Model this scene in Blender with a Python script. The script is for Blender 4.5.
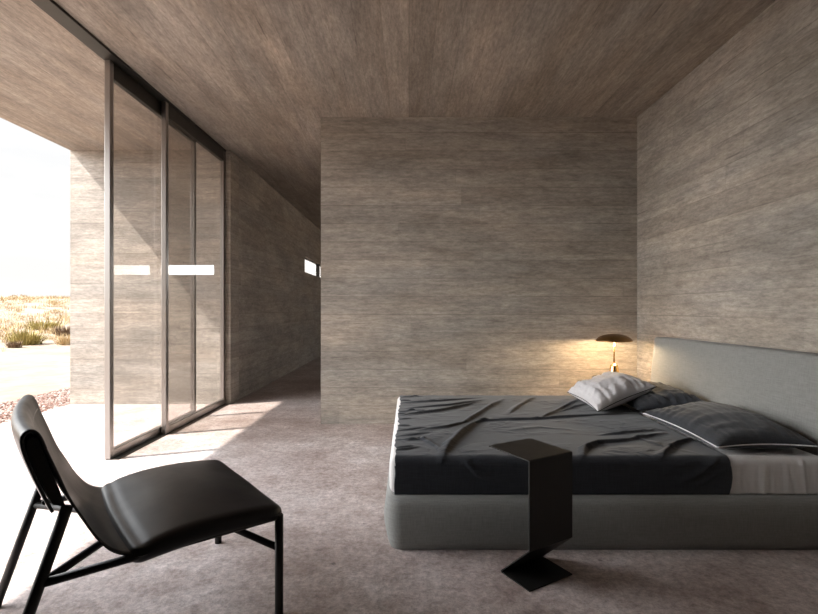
import bpy, bmesh, math, random
import numpy as np
from mathutils import Vector, Matrix, noise

PI = math.pi
random.seed(7)
S = bpy.context.scene
for o in list(bpy.data.objects):
    bpy.data.objects.remove(o)
C = S.collection

# ------------------------------------------------------------------ camera
CAM_H = 1.2
cd = bpy.data.cameras.new('camera')
cd.sensor_width = 36.0
cd.lens = 36.0 * 484.0 / 818.0
cd.clip_start = 0.05
cd.clip_end = 1000
cam = bpy.data.objects.new('camera', cd)
cam.location = (0, 0, CAM_H)
cam.rotation_euler = (math.radians(90), 0, 0)
cd.shift_y = 0.0024
C.objects.link(cam)
S.camera = cam

# ------------------------------------------------------------------ view
S.view_settings.view_transform = 'Standard'
S.view_settings.look = 'None'
S.view_settings.gamma = 1
S.view_settings.use_curve_mapping = False
S.view_settings.exposure = 0.66

# ------------------------------------------------------------------ sun
sun_dir = Vector((1.0, 0.36, -1.22)).normalized()
sd = bpy.data.lights.new('sun', 'SUN')
sd.energy = 8.0
sd.angle = math.radians(0.8)
sd.color = (1.0, 0.945, 0.87)
sun = bpy.data.objects.new('sun', sd)
sun.rotation_euler = sun_dir.to_track_quat('-Z', 'Y').to_euler()
sun.location = (-12, -2, 14)
C.objects.link(sun)

# ------------------------------------------------------------------ world (hazy bright sky with thin clouds)
w = bpy.data.worlds.new('sky')
S.world = w
w.use_nodes = True
nt = w.node_tree
nt.nodes.clear()
N = nt.nodes.new
L = nt.links.new
out = N('ShaderNodeOutputWorld')
bg = N('ShaderNodeBackground')
tc = N('ShaderNodeTexCoord')
sep = N('ShaderNodeSeparateXYZ')
L(tc.outputs['Generated'], sep.inputs[0])
ramp = N('ShaderNodeValToRGB')
ramp.color_ramp.elements[0].position = 0.0
ramp.color_ramp.elements[0].color = (0.64, 0.635, 0.62, 1)
ramp.color_ramp.elements[1].position = 0.9
ramp.color_ramp.elements[1].color = (0.38, 0.46, 0.62, 1)
e = ramp.color_ramp.elements.new(0.35)
e.color = (0.615, 0.622, 0.635, 1)
L(sep.outputs['Z'], ramp.inputs[0])
mp = N('ShaderNodeMapping')
mp.inputs['Scale'].default_value = (1.5, 1.5, 5.0)
L(tc.outputs['Generated'], mp.inputs[0])
nz = N('ShaderNodeTexNoise')
nz.inputs['Scale'].default_value = 3.0
nz.inputs['Detail'].default_value = 7
nz.inputs['Roughness'].default_value = 0.6
L(mp.outputs[0], nz.inputs[0])
cr = N('ShaderNodeValToRGB')
cr.color_ramp.elements[0].position = 0.42
cr.color_ramp.elements[0].color = (0, 0, 0, 1)
cr.color_ramp.elements[1].position = 0.62
cr.color_ramp.elements[1].color = (1, 1, 1, 1)
L(nz.outputs[0], cr.inputs[0])
mix = N('ShaderNodeMixRGB')
mix.inputs[2].default_value = (0.66, 0.66, 0.655, 1)
L(cr.outputs[0], mix.inputs[0])
L(ramp.outputs[0], mix.inputs[1])
# bright sky lobe added low in the north (+Y) to whiten the door reflection
vd = N('ShaderNodeVectorMath'); vd.operation = 'DOT_PRODUCT'
vd.inputs[1].default_value = (0.17, 0.975, 0.09)
L(tc.outputs['Generated'], vd.inputs[0])
mr = N('ShaderNodeMapRange')
mr.inputs['From Min'].default_value = 0.90
mr.inputs['From Max'].default_value = 0.985
mr.inputs['To Min'].default_value = 1.0
mr.inputs['To Max'].default_value = 9.0
L(vd.outputs['Value'], mr.inputs['Value'])
# broad out-of-view sky glow in the west, added to push side light indoors
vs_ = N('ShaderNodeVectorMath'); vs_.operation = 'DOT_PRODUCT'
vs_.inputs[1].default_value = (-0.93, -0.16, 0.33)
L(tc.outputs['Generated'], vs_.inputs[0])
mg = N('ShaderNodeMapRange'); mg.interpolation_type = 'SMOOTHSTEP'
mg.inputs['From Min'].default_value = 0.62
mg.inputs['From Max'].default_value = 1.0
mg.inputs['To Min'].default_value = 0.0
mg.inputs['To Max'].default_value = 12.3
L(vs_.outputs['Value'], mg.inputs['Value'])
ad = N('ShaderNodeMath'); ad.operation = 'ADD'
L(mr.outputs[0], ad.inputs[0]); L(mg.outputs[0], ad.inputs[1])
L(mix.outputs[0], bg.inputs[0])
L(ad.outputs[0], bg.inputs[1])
L(bg.outputs[0], out.inputs[0])

# ================================================================== materials
def new_mat(name):
    m = bpy.data.materials.new(name)
    m.use_nodes = True
    n = m.node_tree
    return m, n, n.nodes['Principled BSDF']

def math_node(n, op, a, b=None, c=None):
    x = n.nodes.new('ShaderNodeMath'); x.operation = op
    for i, v in enumerate((a, b, c)):
        if v is None: continue
        if isinstance(v, (int, float)): x.inputs[i].default_value = v
        else: n.links.new(v, x.inputs[i])
    return x.outputs[0]

def ramp_node(n, fac, stops):
    r = n.nodes.new('ShaderNodeValToRGB')
    els = r.color_ramp.elements
    while len(els) < len(stops): els.new(0.5)
    for e, (p, c) in zip(els, stops):
        e.position = p
        e.color = (c[0], c[1], c[2], 1) if not isinstance(c, (int, float)) else (c, c, c, 1)
    n.links.new(fac, r.inputs[0])
    return r.outputs[0]

def mixc(n, kind, fac, a, b):
    x = n.nodes.new('ShaderNodeMixRGB'); x.blend_type = kind
    for i, v in enumerate((fac, a, b)):
        if isinstance(v, (int, float)): x.inputs[i].default_value = v
        elif isinstance(v, tuple): x.inputs[i].default_value = (*v[:3], 1)
        else: n.links.new(v, x.inputs[i])
    return x.outputs[0]

def combine(n, x, y, z):
    c = n.nodes.new('ShaderNodeCombineXYZ')
    for i, v in enumerate((x, y, z)):
        if isinstance(v, (int, float)): c.inputs[i].default_value = v
        else: n.links.new(v, c.inputs[i])
    return c.outputs[0]

def noise_tex(n, vec, scale, detail=4, rough=0.55):
    t = n.nodes.new('ShaderNodeTexNoise')
    t.inputs['Scale'].default_value = scale
    t.inputs['Detail'].default_value = detail
    t.inputs['Roughness'].default_value = rough
    n.links.new(vec, t.inputs['Vector'])
    return t.outputs[0]

def board_concrete(name, grain, across, base=(0.340, 0.308, 0.272), board=0.19, seam=0.5):
    """concrete cast against sawn boards: 'grain' and 'across' are 0,1,2 for X,Y,Z"""
    m, n, p = new_mat(name)
    g = n.nodes.new('ShaderNodeNewGeometry')
    s = n.nodes.new('ShaderNodeSeparateXYZ')
    n.links.new(g.outputs['Position'], s.inputs[0])
    u, v = s.outputs[grain], s.outputs[across]
    other = s.outputs[3 - grain - across]
    vi = math_node(n, 'DIVIDE', v, board)
    row = math_node(n, 'FLOOR', vi)
    fr = math_node(n, 'FRACT', vi)
    wn = n.nodes.new('ShaderNodeTexWhiteNoise'); wn.noise_dimensions = '1D'
    n.links.new(row, wn.inputs['W'])
    # staggered board ends
    uu = math_node(n, 'ADD', math_node(n, 'DIVIDE', u, 2.9), math_node(n, 'MULTIPLY', wn.outputs['Value'], 7.3))
    col = math_node(n, 'FLOOR', uu)
    ufr = math_node(n, 'FRACT', uu)
    wn2 = n.nodes.new('ShaderNodeTexWhiteNoise'); wn2.noise_dimensions = '2D'
    n.links.new(combine(n, row, col, 0.0), wn2.inputs['Vector'])
    tone = wn2.outputs['Value']
    # long streaks following the grain
    off = math_node(n, 'MULTIPLY', tone, 20)
    st1 = noise_tex(n, combine(n, math_node(n, 'MULTIPLY', u, 1.3), math_node(n, 'MULTIPLY', v, 11), off), 1.0, 8, 0.68)
    st2 = noise_tex(n, combine(n, math_node(n, 'MULTIPLY', u, 5), math_node(n, 'MULTIPLY', v, 60), off), 1.0, 4, 0.6)
    blot = noise_tex(n, combine(n, math_node(n, 'MULTIPLY', u, 0.7), math_node(n, 'MULTIPLY', v, 1.6), other), 1.3, 9, 0.66)
    fine = noise_tex(n, combine(n, math_node(n, 'MULTIPLY', u, 14), math_node(n, 'MULTIPLY', v, 48), math_node(n, 'MULTIPLY', other, 30)), 1.0, 5, 0.8)
    mid = noise_tex(n, combine(n, math_node(n, 'MULTIPLY', u, 2.6), math_node(n, 'MULTIPLY', v, 17), other), 1.0, 10, 0.78)
    sc = noise_tex(n, combine(n, math_node(n, 'MULTIPLY', u, 1.6), math_node(n, 'MULTIPLY', v, 34), math_node(n, 'ADD', other, 9.0)), 1.0, 5, 0.6)
    k1 = ramp_node(n, st1, [(0.28, 0.80), (0.50, 1.0), (0.70, 1.16)])
    k2 = ramp_node(n, st2, [(0.30, 0.94), (0.70, 1.06)])
    k3 = ramp_node(n, blot, [(0.30, 0.72), (0.50, 1.0), (0.72, 1.28)])
    k4 = ramp_node(n, tone, [(0.0, 0.90), (1.0, 1.09)])
    k5 = ramp_node(n, fine, [(0.36, 0.76), (0.64, 1.22)])
    k6 = ramp_node(n, mid, [(0.34, 0.80), (0.50, 1.0), (0.66, 1.18)])
    k7 = ramp_node(n, sc, [(0.28, 0.60), (0.36, 1.0), (0.66, 1.0), (0.75, 1.35)])
    c = mixc(n, 'MULTIPLY', 1.0, base, k1)
    for k in (k2, k3, k4, k5, k6, k7):
        c = mixc(n, 'MULTIPLY', 1.0, c, k)
    # warm/cool drift
    hue = ramp_node(n, noise_tex(n, combine(n, math_node(n, 'MULTIPLY', u, 0.6), math_node(n, 'MULTIPLY', v, 3), other), 1.0, 3), [(0.35, (1.03, 0.99, 0.95)), (0.65, (0.98, 1.0, 1.02))])
    c = mixc(n, 'MULTIPLY', 1.0, c, hue)
    # seams between boards, irregular strength
    d = math_node(n, 'MINIMUM', fr, math_node(n, 'SUBTRACT', 1.0, fr))
    d2 = math_node(n, 'MINIMUM', ufr, math_node(n, 'SUBTRACT', 1.0, ufr))
    line = math_node(n, 'LESS_THAN', d, 0.022)
    line2 = math_node(n, 'LESS_THAN', d2, 0.0012)
    ln = math_node(n, 'MAXIMUM', line, math_node(n, 'MULTIPLY', line2, 0.35))
    smask = ramp_node(n, noise_tex(n, combine(n, math_node(n, 'MULTIPLY', u, 0.8), row, 3.0), 1.0, 3), [(0.36, 0.0), (0.56, 1.0)])
    lm = math_node(n, 'MULTIPLY', math_node(n, 'MULTIPLY', ln, smask), seam)
    c = mixc(n, 'MIX', lm, c, (base[0] * 0.42, base[1] * 0.40, base[2] * 0.38))
    # small blow holes
    vo = n.nodes.new('ShaderNodeTexVoronoi'); vo.inputs['Scale'].default_value = 4.5
    n.links.new(g.outputs['Position'], vo.inputs['Vector'])
    hole = ramp_node(n, vo.outputs['Distance'], [(0.035, 1.0), (0.06, 0.0)])
    hmask = math_node(n, 'GREATER_THAN', noise_tex(n, g.outputs['Position'], 1.7, 2), 0.53)
    c = mixc(n, 'MIX', math_node(n, 'MULTIPLY', math_node(n, 'MULTIPLY', hole, hmask), 0.5), c, (0.08, 0.07, 0.06))
    n.links.new(c, p.inputs['Base Color'])
    p.inputs['Roughness'].default_value = 0.62
    p.inputs['Specular IOR Level'].default_value = 0.35
    h = math_node(n, 'ADD', math_node(n, 'MULTIPLY', st2, 0.5), math_node(n, 'MULTIPLY', st1, 0.5))
    h = math_node(n, 'SUBTRACT', h, math_node(n, 'MULTIPLY', lm, 0.5))
    h = math_node(n, 'ADD', h, math_node(n, 'MULTIPLY', tone, 0.25))
    b = n.nodes.new('ShaderNodeBump'); b.inputs['Strength'].default_value = 0.45
    b.inputs['Distance'].default_value = 0.006
    n.links.new(h, b.inputs['Height'])
    n.links.new(b.outputs[0], p.inputs['Normal'])
    return m

M = {}
M['wall_x'] = board_concrete('board_marked_concrete_facing_y', 0, 2)
M['wall_y'] = board_concrete('board_marked_concrete_facing_x', 1, 2)
M['dark_wall'] = board_concrete('darkened_board_marked_concrete', 0, 2, base=(0.11, 0.10, 0.09))  # for the unseen rear wall, darkened to cut bounce onto the bed front
M['ceil'] = board_concrete('board_marked_concrete_ceiling', 1, 0, base=(0.330, 0.288, 0.248), seam=0.3)

def floor_mat():
    m, n, p = new_mat('worn_concrete_floor')
    g = n.nodes.new('ShaderNodeNewGeometry')
    P = g.outputs['Position']
    a = noise_tex(n, P, 0.9, 6, 0.62)
    b = noise_tex(n, P, 3.2, 7, 0.68)
    f = noise_tex(n, P, 30, 6, 0.9)
    q = noise_tex(n, P, 9, 8, 0.8)
    c = ramp_node(n, a, [(0.34, (0.37, 0.305, 0.285)), (0.50, (0.46, 0.40, 0.383)), (0.66, (0.55, 0.51, 0.50))])
    c = mixc(n, 'MULTIPLY', 1.0, c, ramp_node(n, b, [(0.32, (0.78, 0.73, 0.70)), (0.50, (1.0, 0.985, 0.97)), (0.68, (1.14, 1.15, 1.15))]))
    c = mixc(n, 'MULTIPLY', 1.0, c, ramp_node(n, f, [(0.38, 0.62), (0.62, 1.34)]))
    c = mixc(n, 'MULTIPLY', 1.0, c, ramp_node(n, q, [(0.36, (0.78, 0.74, 0.72)), (0.50, (1, 1, 1)), (0.64, (1.16, 1.18, 1.20))]))
    vo = n.nodes.new('ShaderNodeTexVoronoi'); vo.inputs['Scale'].default_value = 5.5
    n.links.new(P, vo.inputs['Vector'])
    sp = ramp_node(n, vo.outputs['Distance'], [(0.045, 1.0), (0.075, 0.0)])
    msk = math_node(n, 'GREATER_THAN', noise_tex(n, P, 2.3, 2), 0.5)
    c = mixc(n, 'MIX', math_node(n, 'MULTIPLY', math_node(n, 'MULTIPLY', sp, msk), 0.7), c, (0.12, 0.10, 0.10))
    n.links.new(c, p.inputs['Base Color'])
    r = ramp_node(n, b, [(0.3, 0.42), (0.7, 0.62)])
    n.links.new(r, p.inputs['Roughness'])
    p.inputs['Specular IOR Level'].default_value = 0.4
    bp = n.nodes.new('ShaderNodeBump'); bp.inputs['Strength'].default_value = 0.6
    bp.inputs['Distance'].default_value = 0.007
    n.links.new(math_node(n, 'ADD', math_node(n, 'MULTIPLY', q, 0.8), math_node(n, 'MULTIPLY', f, 0.6)), bp.inputs['Height'])
    n.links.new(bp.outputs[0], p.inputs['Normal'])
    return m
M['floor'] = floor_mat()

def metal_mat(name, col, rough, metallic=1.0, spec=0.5):
    m, n, p = new_mat(name)
    tcn = n.nodes.new('ShaderNodeTexCoord')
    t = noise_tex(n, tcn.outputs['Object'], 14, 3)
    r = n.nodes.new('ShaderNodeMapRange')
    r.inputs['To Min'].default_value = max(0.02, rough - 0.05)
    r.inputs['To Max'].default_value = rough + 0.07
    n.links.new(t, r.inputs['Value'])
    n.links.new(r.outputs[0], p.inputs['Roughness'])
    p.inputs['Base Color'].default_value = (*col, 1)
    p.inputs['Metallic'].default_value = metallic
    p.inputs['Specular IOR Level'].default_value = spec
    return m
M['door_metal'] = metal_mat('brushed_bronze_grey_aluminium', (0.36, 0.34, 0.325), 0.30)
M['header_metal'] = metal_mat('dark_anodised_header', (0.06, 0.057, 0.052), 0.42, 0.8)
M['black_metal'] = metal_mat('black_powder_coated_steel', (0.008, 0.0075, 0.007), 0.45, 0.0, 0.35)
M['brass'] = metal_mat('polished_brass', (0.78, 0.50, 0.20), 0.22)
M['brass_dark'] = metal_mat('burnished_brass_shade', (0.34, 0.20, 0.085), 0.34)
M['stand_wood'] = metal_mat('dark_stained_wood', (0.055, 0.035, 0.022), 0.45, 0.0)

def glass_mat(name, f0=0.07, tint=(0.90, 0.885, 0.87)):
    m = bpy.data.materials.new(name); m.use_nodes = True
    n = m.node_tree; n.nodes.clear()
    o = n.nodes.new('ShaderNodeOutputMaterial')
    tr = n.nodes.new('ShaderNodeBsdfTransparent'); tr.inputs[0].default_value = (*tint, 1)
    gl = n.nodes.new('ShaderNodeBsdfGlossy'); gl.inputs['Roughness'].default_value = 0.0
    lw = n.nodes.new('ShaderNodeLayerWeight'); lw.inputs['Blend'].default_value = 0.5
    f = math_node(n, 'POWER', lw.outputs['Facing'], 5.0)
    f = math_node(n, 'MULTIPLY_ADD', f, 1 - f0, f0)
    mx = n.nodes.new('ShaderNodeMixShader')
    n.links.new(f, mx.inputs[0]); n.links.new(tr.outputs[0], mx.inputs[1]); n.links.new(gl.outputs[0], mx.inputs[2])
    n.links.new(mx.outputs[0], o.inputs[0])
    return m
M['glass'] = glass_mat('clear_door_glass')

def fabric_mat(name, col, weave=900, sheen=0.2, rough=0.85, var=0.12, bump=0.25):
    m, n, p = new_mat(name)
    tcn = n.nodes.new('ShaderNodeTexCoord')
    P = tcn.outputs['Object']
    s = n.nodes.new('ShaderNodeSeparateXYZ'); n.links.new(P, s.inputs[0])
    a = noise_tex(n, combine(n, math_node(n, 'MULTIPLY', s.outputs[0], 12), math_node(n, 'MULTIPLY', s.outputs[1], 12), math_node(n, 'MULTIPLY', s.outputs[2], weave * 0.25)), 1.0, 3)
    b = noise_tex(n, combine(n, math_node(n, 'MULTIPLY', s.outputs[0], weave * 0.25), math_node(n, 'MULTIPLY', s.outputs[1], weave * 0.25), math_node(n, 'MULTIPLY', s.outputs[2], 12)), 1.0, 3)
    t = math_node(n, 'MULTIPLY', math_node(n, 'ADD', a, b), 0.5)
    k = ramp_node(n, t, [(0.38, 1 - var), (0.62, 1 + var)])
    c = mixc(n, 'MULTIPLY', 1.0, col, k)
    n.links.new(c, p.inputs['Base Color'])
    p.inputs['Roughness'].default_value = rough
    p.inputs['Specular IOR Level'].default_value = 0.2
    p.inputs['Sheen Weight'].default_value = sheen
    p.inputs['Sheen Roughness'].default_value = 0.5
    bp = n.nodes.new('ShaderNodeBump'); bp.inputs['Strength'].default_value = bump
    bp.inputs['Distance'].default_value = 0.002
    n.links.new(t, bp.inputs['Height']); n.links.new(bp.outputs[0], p.inputs['Normal'])
    return m
M['grey_fabric'] = fabric_mat('grey_woven_upholstery', (0.228, 0.230, 0.222), sheen=0.1)
M['dark_linen'] = fabric_mat('charcoal_washed_linen', (0.028, 0.031, 0.038), sheen=0.18, var=0.2)
M['dark_linen2'] = fabric_mat('slate_washed_linen', (0.034, 0.037, 0.043), sheen=0.18, var=0.2)
M['light_linen'] = fabric_mat('pale_grey_linen', (0.54, 0.53, 0.545), sheen=0.1, var=0.05)
M['sheet'] = fabric_mat('off_white_sheet', (0.66, 0.645, 0.64), sheen=0.1, var=0.04)
M['white_cord'] = fabric_mat('white_cord', (0.75, 0.75, 0.76), sheen=0)
M['dark_cord'] = fabric_mat('black_cord', (0.02, 0.02, 0.022), sheen=0)

def leather_mat():
    m, n, p = new_mat('black_leather')
    tcn = n.nodes.new('ShaderNodeTexCoord')
    t = noise_tex(n, tcn.outputs['Object'], 6, 4)
    v = n.nodes.new('ShaderNodeTexVoronoi'); v.inputs['Scale'].default_value = 260
    n.links.new(tcn.outputs['Object'], v.inputs['Vector'])
    p.inputs['Base Color'].default_value = (0.009, 0.010, 0.012, 1)
    r = ramp_node(n, t, [(0.3, 0.30), (0.7, 0.40)])
    n.links.new(r, p.inputs['Roughness'])
    p.inputs['Specular IOR Level'].default_value = 0.34
    bp = n.nodes.new('ShaderNodeBump'); bp.inputs['Strength'].default_value = 0.12
    bp.inputs['Distance'].default_value = 0.001
    n.links.new(v.outputs['Distance'], bp.inputs['Height']); n.links.new(bp.outputs[0], p.inputs['Normal'])
    return m
M['leather'] = leather_mat()

def ground_mat(name, stops, scale, rough=0.95, bump=0.5, dist=0.05):
    m, n, p = new_mat(name)
    g = n.nodes.new('ShaderNodeNewGeometry')
    a = noise_tex(n, g.outputs['Position'], scale, 8, 0.65)
    b = noise_tex(n, g.outputs['Position'], scale * 9, 5, 0.7)
    t = math_node(n, 'ADD', math_node(n, 'MULTIPLY', a, 0.65), math_node(n, 'MULTIPLY', b, 0.35))
    c = ramp_node(n, t, stops)
    n.links.new(c, p.inputs['Base Color'])
    p.inputs['Roughness'].default_value = rough
    p.inputs['Specular IOR Level'].default_value = 0.1
    bp = n.nodes.new('ShaderNodeBump'); bp.inputs['Strength'].default_value = bump
    bp.inputs['Distance'].default_value = dist
    n.links.new(t, bp.inputs['Height']); n.links.new(bp.outputs[0], p.inputs['Normal'])
    return m
M['sand'] = ground_mat('dry_desert_sand', [(0.35, (0.22, 0.165, 0.12)), (0.5, (0.30, 0.24, 0.185)), (0.65, (0.35, 0.29, 0.235))], 0.35)
M['gravel_bed'] = ground_mat('reddish_gravel_bed', [(0.35, (0.17, 0.11, 0.09)), (0.6, (0.29, 0.22, 0.19))], 9)

def var_mat(name, stops, scale=2.0, rough=0.9, translucent=False):
    m, n, p = new_mat(name)
    g = n.nodes.new('ShaderNodeNewGeometry')
    r = n.nodes.new('ShaderNodeValToRGB')
    t = noise_tex(n, g.outputs['Position'], scale, 3)
    c = ramp_node(n, math_node(n, 'ADD', math_node(n, 'MULTIPLY', t, 0.5), math_node(n, 'MULTIPLY', g.outputs['Random Per Island'], 0.5)), stops)
    n.links.new(c, p.inputs['Base Color'])
    p.inputs['Roughness'].default_value = rough
    p.inputs['Specular IOR Level'].default_value = 0.1
    return m
M['stones'] = var_mat('reddish_gravel_stones', [(0.25, (0.17, 0.09, 0.07)), (0.5, (0.30, 0.22, 0.19)), (0.75, (0.42, 0.37, 0.34))])
M['dry_grass'] = var_mat('straw_dry_grass', [(0.3, (0.36, 0.25, 0.13)), (0.5, (0.48, 0.36, 0.20)), (0.7, (0.55, 0.45, 0.30))], 0.25)
M['green_grass'] = var_mat('olive_dry_shrub', [(0.3, (0.25, 0.20, 0.07)), (0.7, (0.38, 0.32, 0.13))], 0.5)
M['dark_shrub'] = var_mat('brown_dead_shrub', [(0.3, (0.12, 0.08, 0.05)), (0.7, (0.22, 0.15, 0.10))], 0.5)

# ================================================================== helpers
def obj(name, bm, mat, parent=None, smooth=False, loc=None):
    me = bpy.data.meshes.new(name)
    bm.to_mesh(me); bm.free()
    o = bpy.data.objects.new(name, me)
    if mat: me.materials.append(mat)
    if smooth:
        for p in me.polygons: p.use_smooth = True
    C.objects.link(o)
    if parent is not None: o.parent = parent
    if loc is not None: o.location = loc
    return o

def add_box(bm, lo, hi):
    x0, y0, z0 = lo; x1, y1, z1 = hi
    vs = [bm.verts.new(v) for v in ((x0,y0,z0),(x1,y0,z0),(x1,y1,z0),(x0,y1,z0),(x0,y0,z1),(x1,y0,z1),(x1,y1,z1),(x0,y1,z1))]
    for f in ((3,2,1,0),(4,5,6,7),(0,1,5,4),(1,2,6,5),(2,3,7,6),(3,0,4,7)):
        bm.faces.new([vs[i] for i in f])
    return vs

def box(lo, hi, bevel=0.0, seg=2):
    bm = bmesh.new(); add_box(bm, lo, hi)
    if bevel: bmesh.ops.bevel(bm, geom=bm.edges[:], offset=bevel, segments=seg, affect='EDGES', profile=0.6)
    return bm

def add_tube(bm, a, b, r, n=14, r2=None, caps=True):
    a = Vector(a); b = Vector(b); d = (b - a).normalized()
    up = Vector((0, 0, 1)) if abs(d.z) < 0.95 else Vector((1, 0, 0))
    x = d.cross(up).normalized(); y = d.cross(x)
    r2 = r if r2 is None else r2
    A = [bm.verts.new(a + (x * math.cos(t) + y * math.sin(t)) * r) for t in [2*PI*i/n for i in range(n)]]
    B = [bm.verts.new(b + (x * math.cos(t) + y * math.sin(t)) * r2) for t in [2*PI*i/n for i in range(n)]]
    for i in range(n):
        bm.faces.new((A[i], A[(i+1) % n], B[(i+1) % n], B[i]))
    if caps:
        bm.faces.new(A[::-1]); bm.faces.new(B)

def sweep(bm, pts, r, n=8, closed=False):
    pts = [Vector(p) for p in pts]
    rings = []
    m = len(pts)
    for i, p in enumerate(pts):
        if closed: d = (pts[(i+1) % m] - pts[(i-1) % m]).normalized()
        else: d = (pts[min(i+1, m-1)] - pts[max(i-1, 0)]).normalized()
        up = Vector((0.02, 0.01, 1)).normalized() if abs(d.z) < 0.97 else Vector((1, 0, 0))
        x = d.cross(up).normalized(); y = d.cross(x)
        rings.append([bm.verts.new(p + (x*math.cos(2*PI*k/n) + y*math.sin(2*PI*k/n))*r) for k in range(n)])
    rng = range(m) if closed else range(m-1)
    for i in rng:
        A, B = rings[i], rings[(i+1) % m]
        for k in range(n):
            bm.faces.new((A[k], A[(k+1) % n], B[(k+1) % n], B[k]))
    if not closed:
        bm.faces.new(rings[0][::-1]); bm.faces.new(rings[-1])

def lathe(bm, prof, n=48):
    rings = []
    for r, z in prof:
        if r < 1e-5: rings.append([bm.verts.new((0, 0, z))])
        else: rings.append([bm.verts.new((r*math.cos(2*PI*i/n), r*math.sin(2*PI*i/n), z)) for i in range(n)])
    for A, B in zip(rings, rings[1:]):
        for i in range(n):
            j = (i+1) % n
            if len(A) == 1 and len(B) == 1: continue
            if len(A) == 1: bm.faces.new((A[0], B[i], B[j]))
            elif len(B) == 1: bm.faces.new((A[i], A[j], B[0]))
            else: bm.faces.new((A[i], A[j], B[j], B[i]))
    bmesh.ops.recalc_face_normals(bm, faces=bm.faces)

def empty(name, loc=(0, 0, 0)):
    o = bpy.data.objects.new(name, None); C.objects.link(o); o.location = loc
    o.empty_display_size = 0.1
    return o

def tag(o, label=None, cat=None, group=None, kind=None):
    if label: o['label'] = label
    if cat: o['category'] = cat
    if group: o['group'] = group
    if kind: o['kind'] = kind
    return o

def struct(name, bm, mat, label, cat, parent=None):
    o = obj(name, bm, mat, parent)
    return tag(o, label, cat, kind='structure')

def boxes(lst):
    bm = bmesh.new()
    for lo, hi in lst: add_box(bm, lo, hi)
    return bm

# ================================================================== structure
XR, XL, ZC = 2.38, -4.27, 3.2
YB, YW, YF, YN = 5.05, 6.1, 13.0, -2.6     # partition face, wing wall face, far wall face, wall behind the camera
struct('floor', boxes([((XL, YN, -0.22), (XR, YB + .3, 0)), ((XL, YB + .3, -0.22), (3.6, YF, 0))]), M['floor'], 'pinkish grey worn concrete floor running out onto the terrace', 'floor')
struct('ceiling', boxes([((XL, YN - .3, ZC), (3.9, YF + .3, ZC + .35))]), M['ceil'], 'board-marked concrete ceiling running out over the terrace', 'ceiling')
struct('wall_right', boxes([((XR, YN - .3, -.22), (XR + .3, YB + .3, ZC))]), M['wall_y'], 'board-marked concrete wall behind the headboard', 'wall')
struct('wall_back', boxes([((-0.92, YB, 0), (XR, YB + .3, ZC))]), M['wall_x'], 'board-marked concrete wall beyond the bed, ending at the corridor', 'wall')
struct('wall_front', boxes([((-2.6, YN - .3, -.22), (XR, YN, ZC))]), M['dark_wall'], 'unseen concrete wall behind the viewer, darkened to cut bounced light', 'wall')
struct('wall_terrace', boxes([((XL, YW, -.22), (-2.25, YW + .3, ZC))]), M['wall_x'], 'sunlit board-marked concrete wing wall closing the terrace', 'wall')
XR2 = 3.6
struct('wall_side', boxes([((XR2, YB + .3, -.22), (XR2 + .3, 8.2, ZC)), ((XR2, 8.2, -.22), (XR2 + .3, 12.6, .1)), ((XR2, 8.2, 3.0), (XR2 + .3, 12.6, ZC)), ((XR2, 12.6, -.22), (XR2 + .3, YF + .3, ZC))]), M['wall_y'], 'concrete side wall of the space behind the bedroom wall, with an added unseen opening for sky light', 'wall')  # unseen opening added so sky light reaches the corridor end
struct('wall_left_near_blocker', boxes([((-2.6, YN, -.22), (-2.3, 1.4, ZC))]), M['wall_y'], 'added unseen concrete wall beside the viewer, blocking light left of the terrace opening', 'wall')  # unseen wall added to block light coming from behind the camera
# corridor wall with ribbon opening
wy0, wy1, wz0, wz1 = 10.45, 12.97, 2.0, 2.34
x0, x1 = -2.37, -2.25
struct('wall_left', boxes([((x0, YW + .3, -.22), (x1, wy0, ZC)), ((x0, wy0, -.22), (x1, wy1, wz0)), ((x0, wy0, wz1), (x1, wy1, ZC)), ((x0, wy1, -.22), (x1, YF + .3, ZC))]),
       M['wall_y'], 'dark concrete corridor wall with a narrow ribbon window', 'wall')
# far wall with ribbon opening
fx0, fx1, fz0, fz1 = 0.57, 3.32, 2.118, 2.40
struct('wall_far', boxes([((x1, YF, -.22), (XR2, YF + .3, fz0)), ((x1, YF, fz1), (XR2, YF + .3, ZC)), ((x1, YF, fz0), (fx0, YF + .3, fz1)), ((fx1, YF, fz0), (XR2, YF + .3, fz1))]),
       M['wall_x'], 'concrete end wall of the space behind the bedroom wall', 'wall')
# ribbon windows
wn1 = struct('window_1', boxes([((-2.345, wy0, wz0), (-2.305, wy1, wz0 + .012)), ((-2.345, wy0, wz1 - .02), (-2.305, wy1, wz1)), ((-2.345, 12.20, wz0 + .012), (-2.26, 12.26, wz1 - .02))]),
             M['header_metal'], 'narrow high ribbon window at the end of the corridor', 'window')
struct('window_glass', boxes([((-2.328, wy0, wz0 + .012), (-2.323, 12.20, wz1 - .02)), ((-2.328, 12.26, wz0 + .012), (-2.323, wy1, wz1 - .02))]), M['glass'], None, None, wn1)
struct('window_2', boxes([((fx0, YF + .1, fz0), (fx1, YF + .14, fz0 + .008)), ((fx0, YF + .1, fz1 - .008), (fx1, YF + .14, fz1)), ((1.97, YF + .02, fz0 + .008), (2.15, YF + .2, fz1 - .008))]),
       M['header_metal'], 'narrow high ribbon window mirrored in the glass doors', 'window')

# sliding glazing
struct('trim_header', box((-2.425, 1.4, 3.178), (-2.305, YW, ZC - .0005)), M['header_metal'], 'dark metal head track along the ceiling over the glass doors', 'track')
struct('trim_floor_track', boxes([((-2.416, 3.85, 0.0005), (-2.31, YW, 0.008))]), M['header_metal'], 'low metal floor track under the glass doors', 'track')

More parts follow.
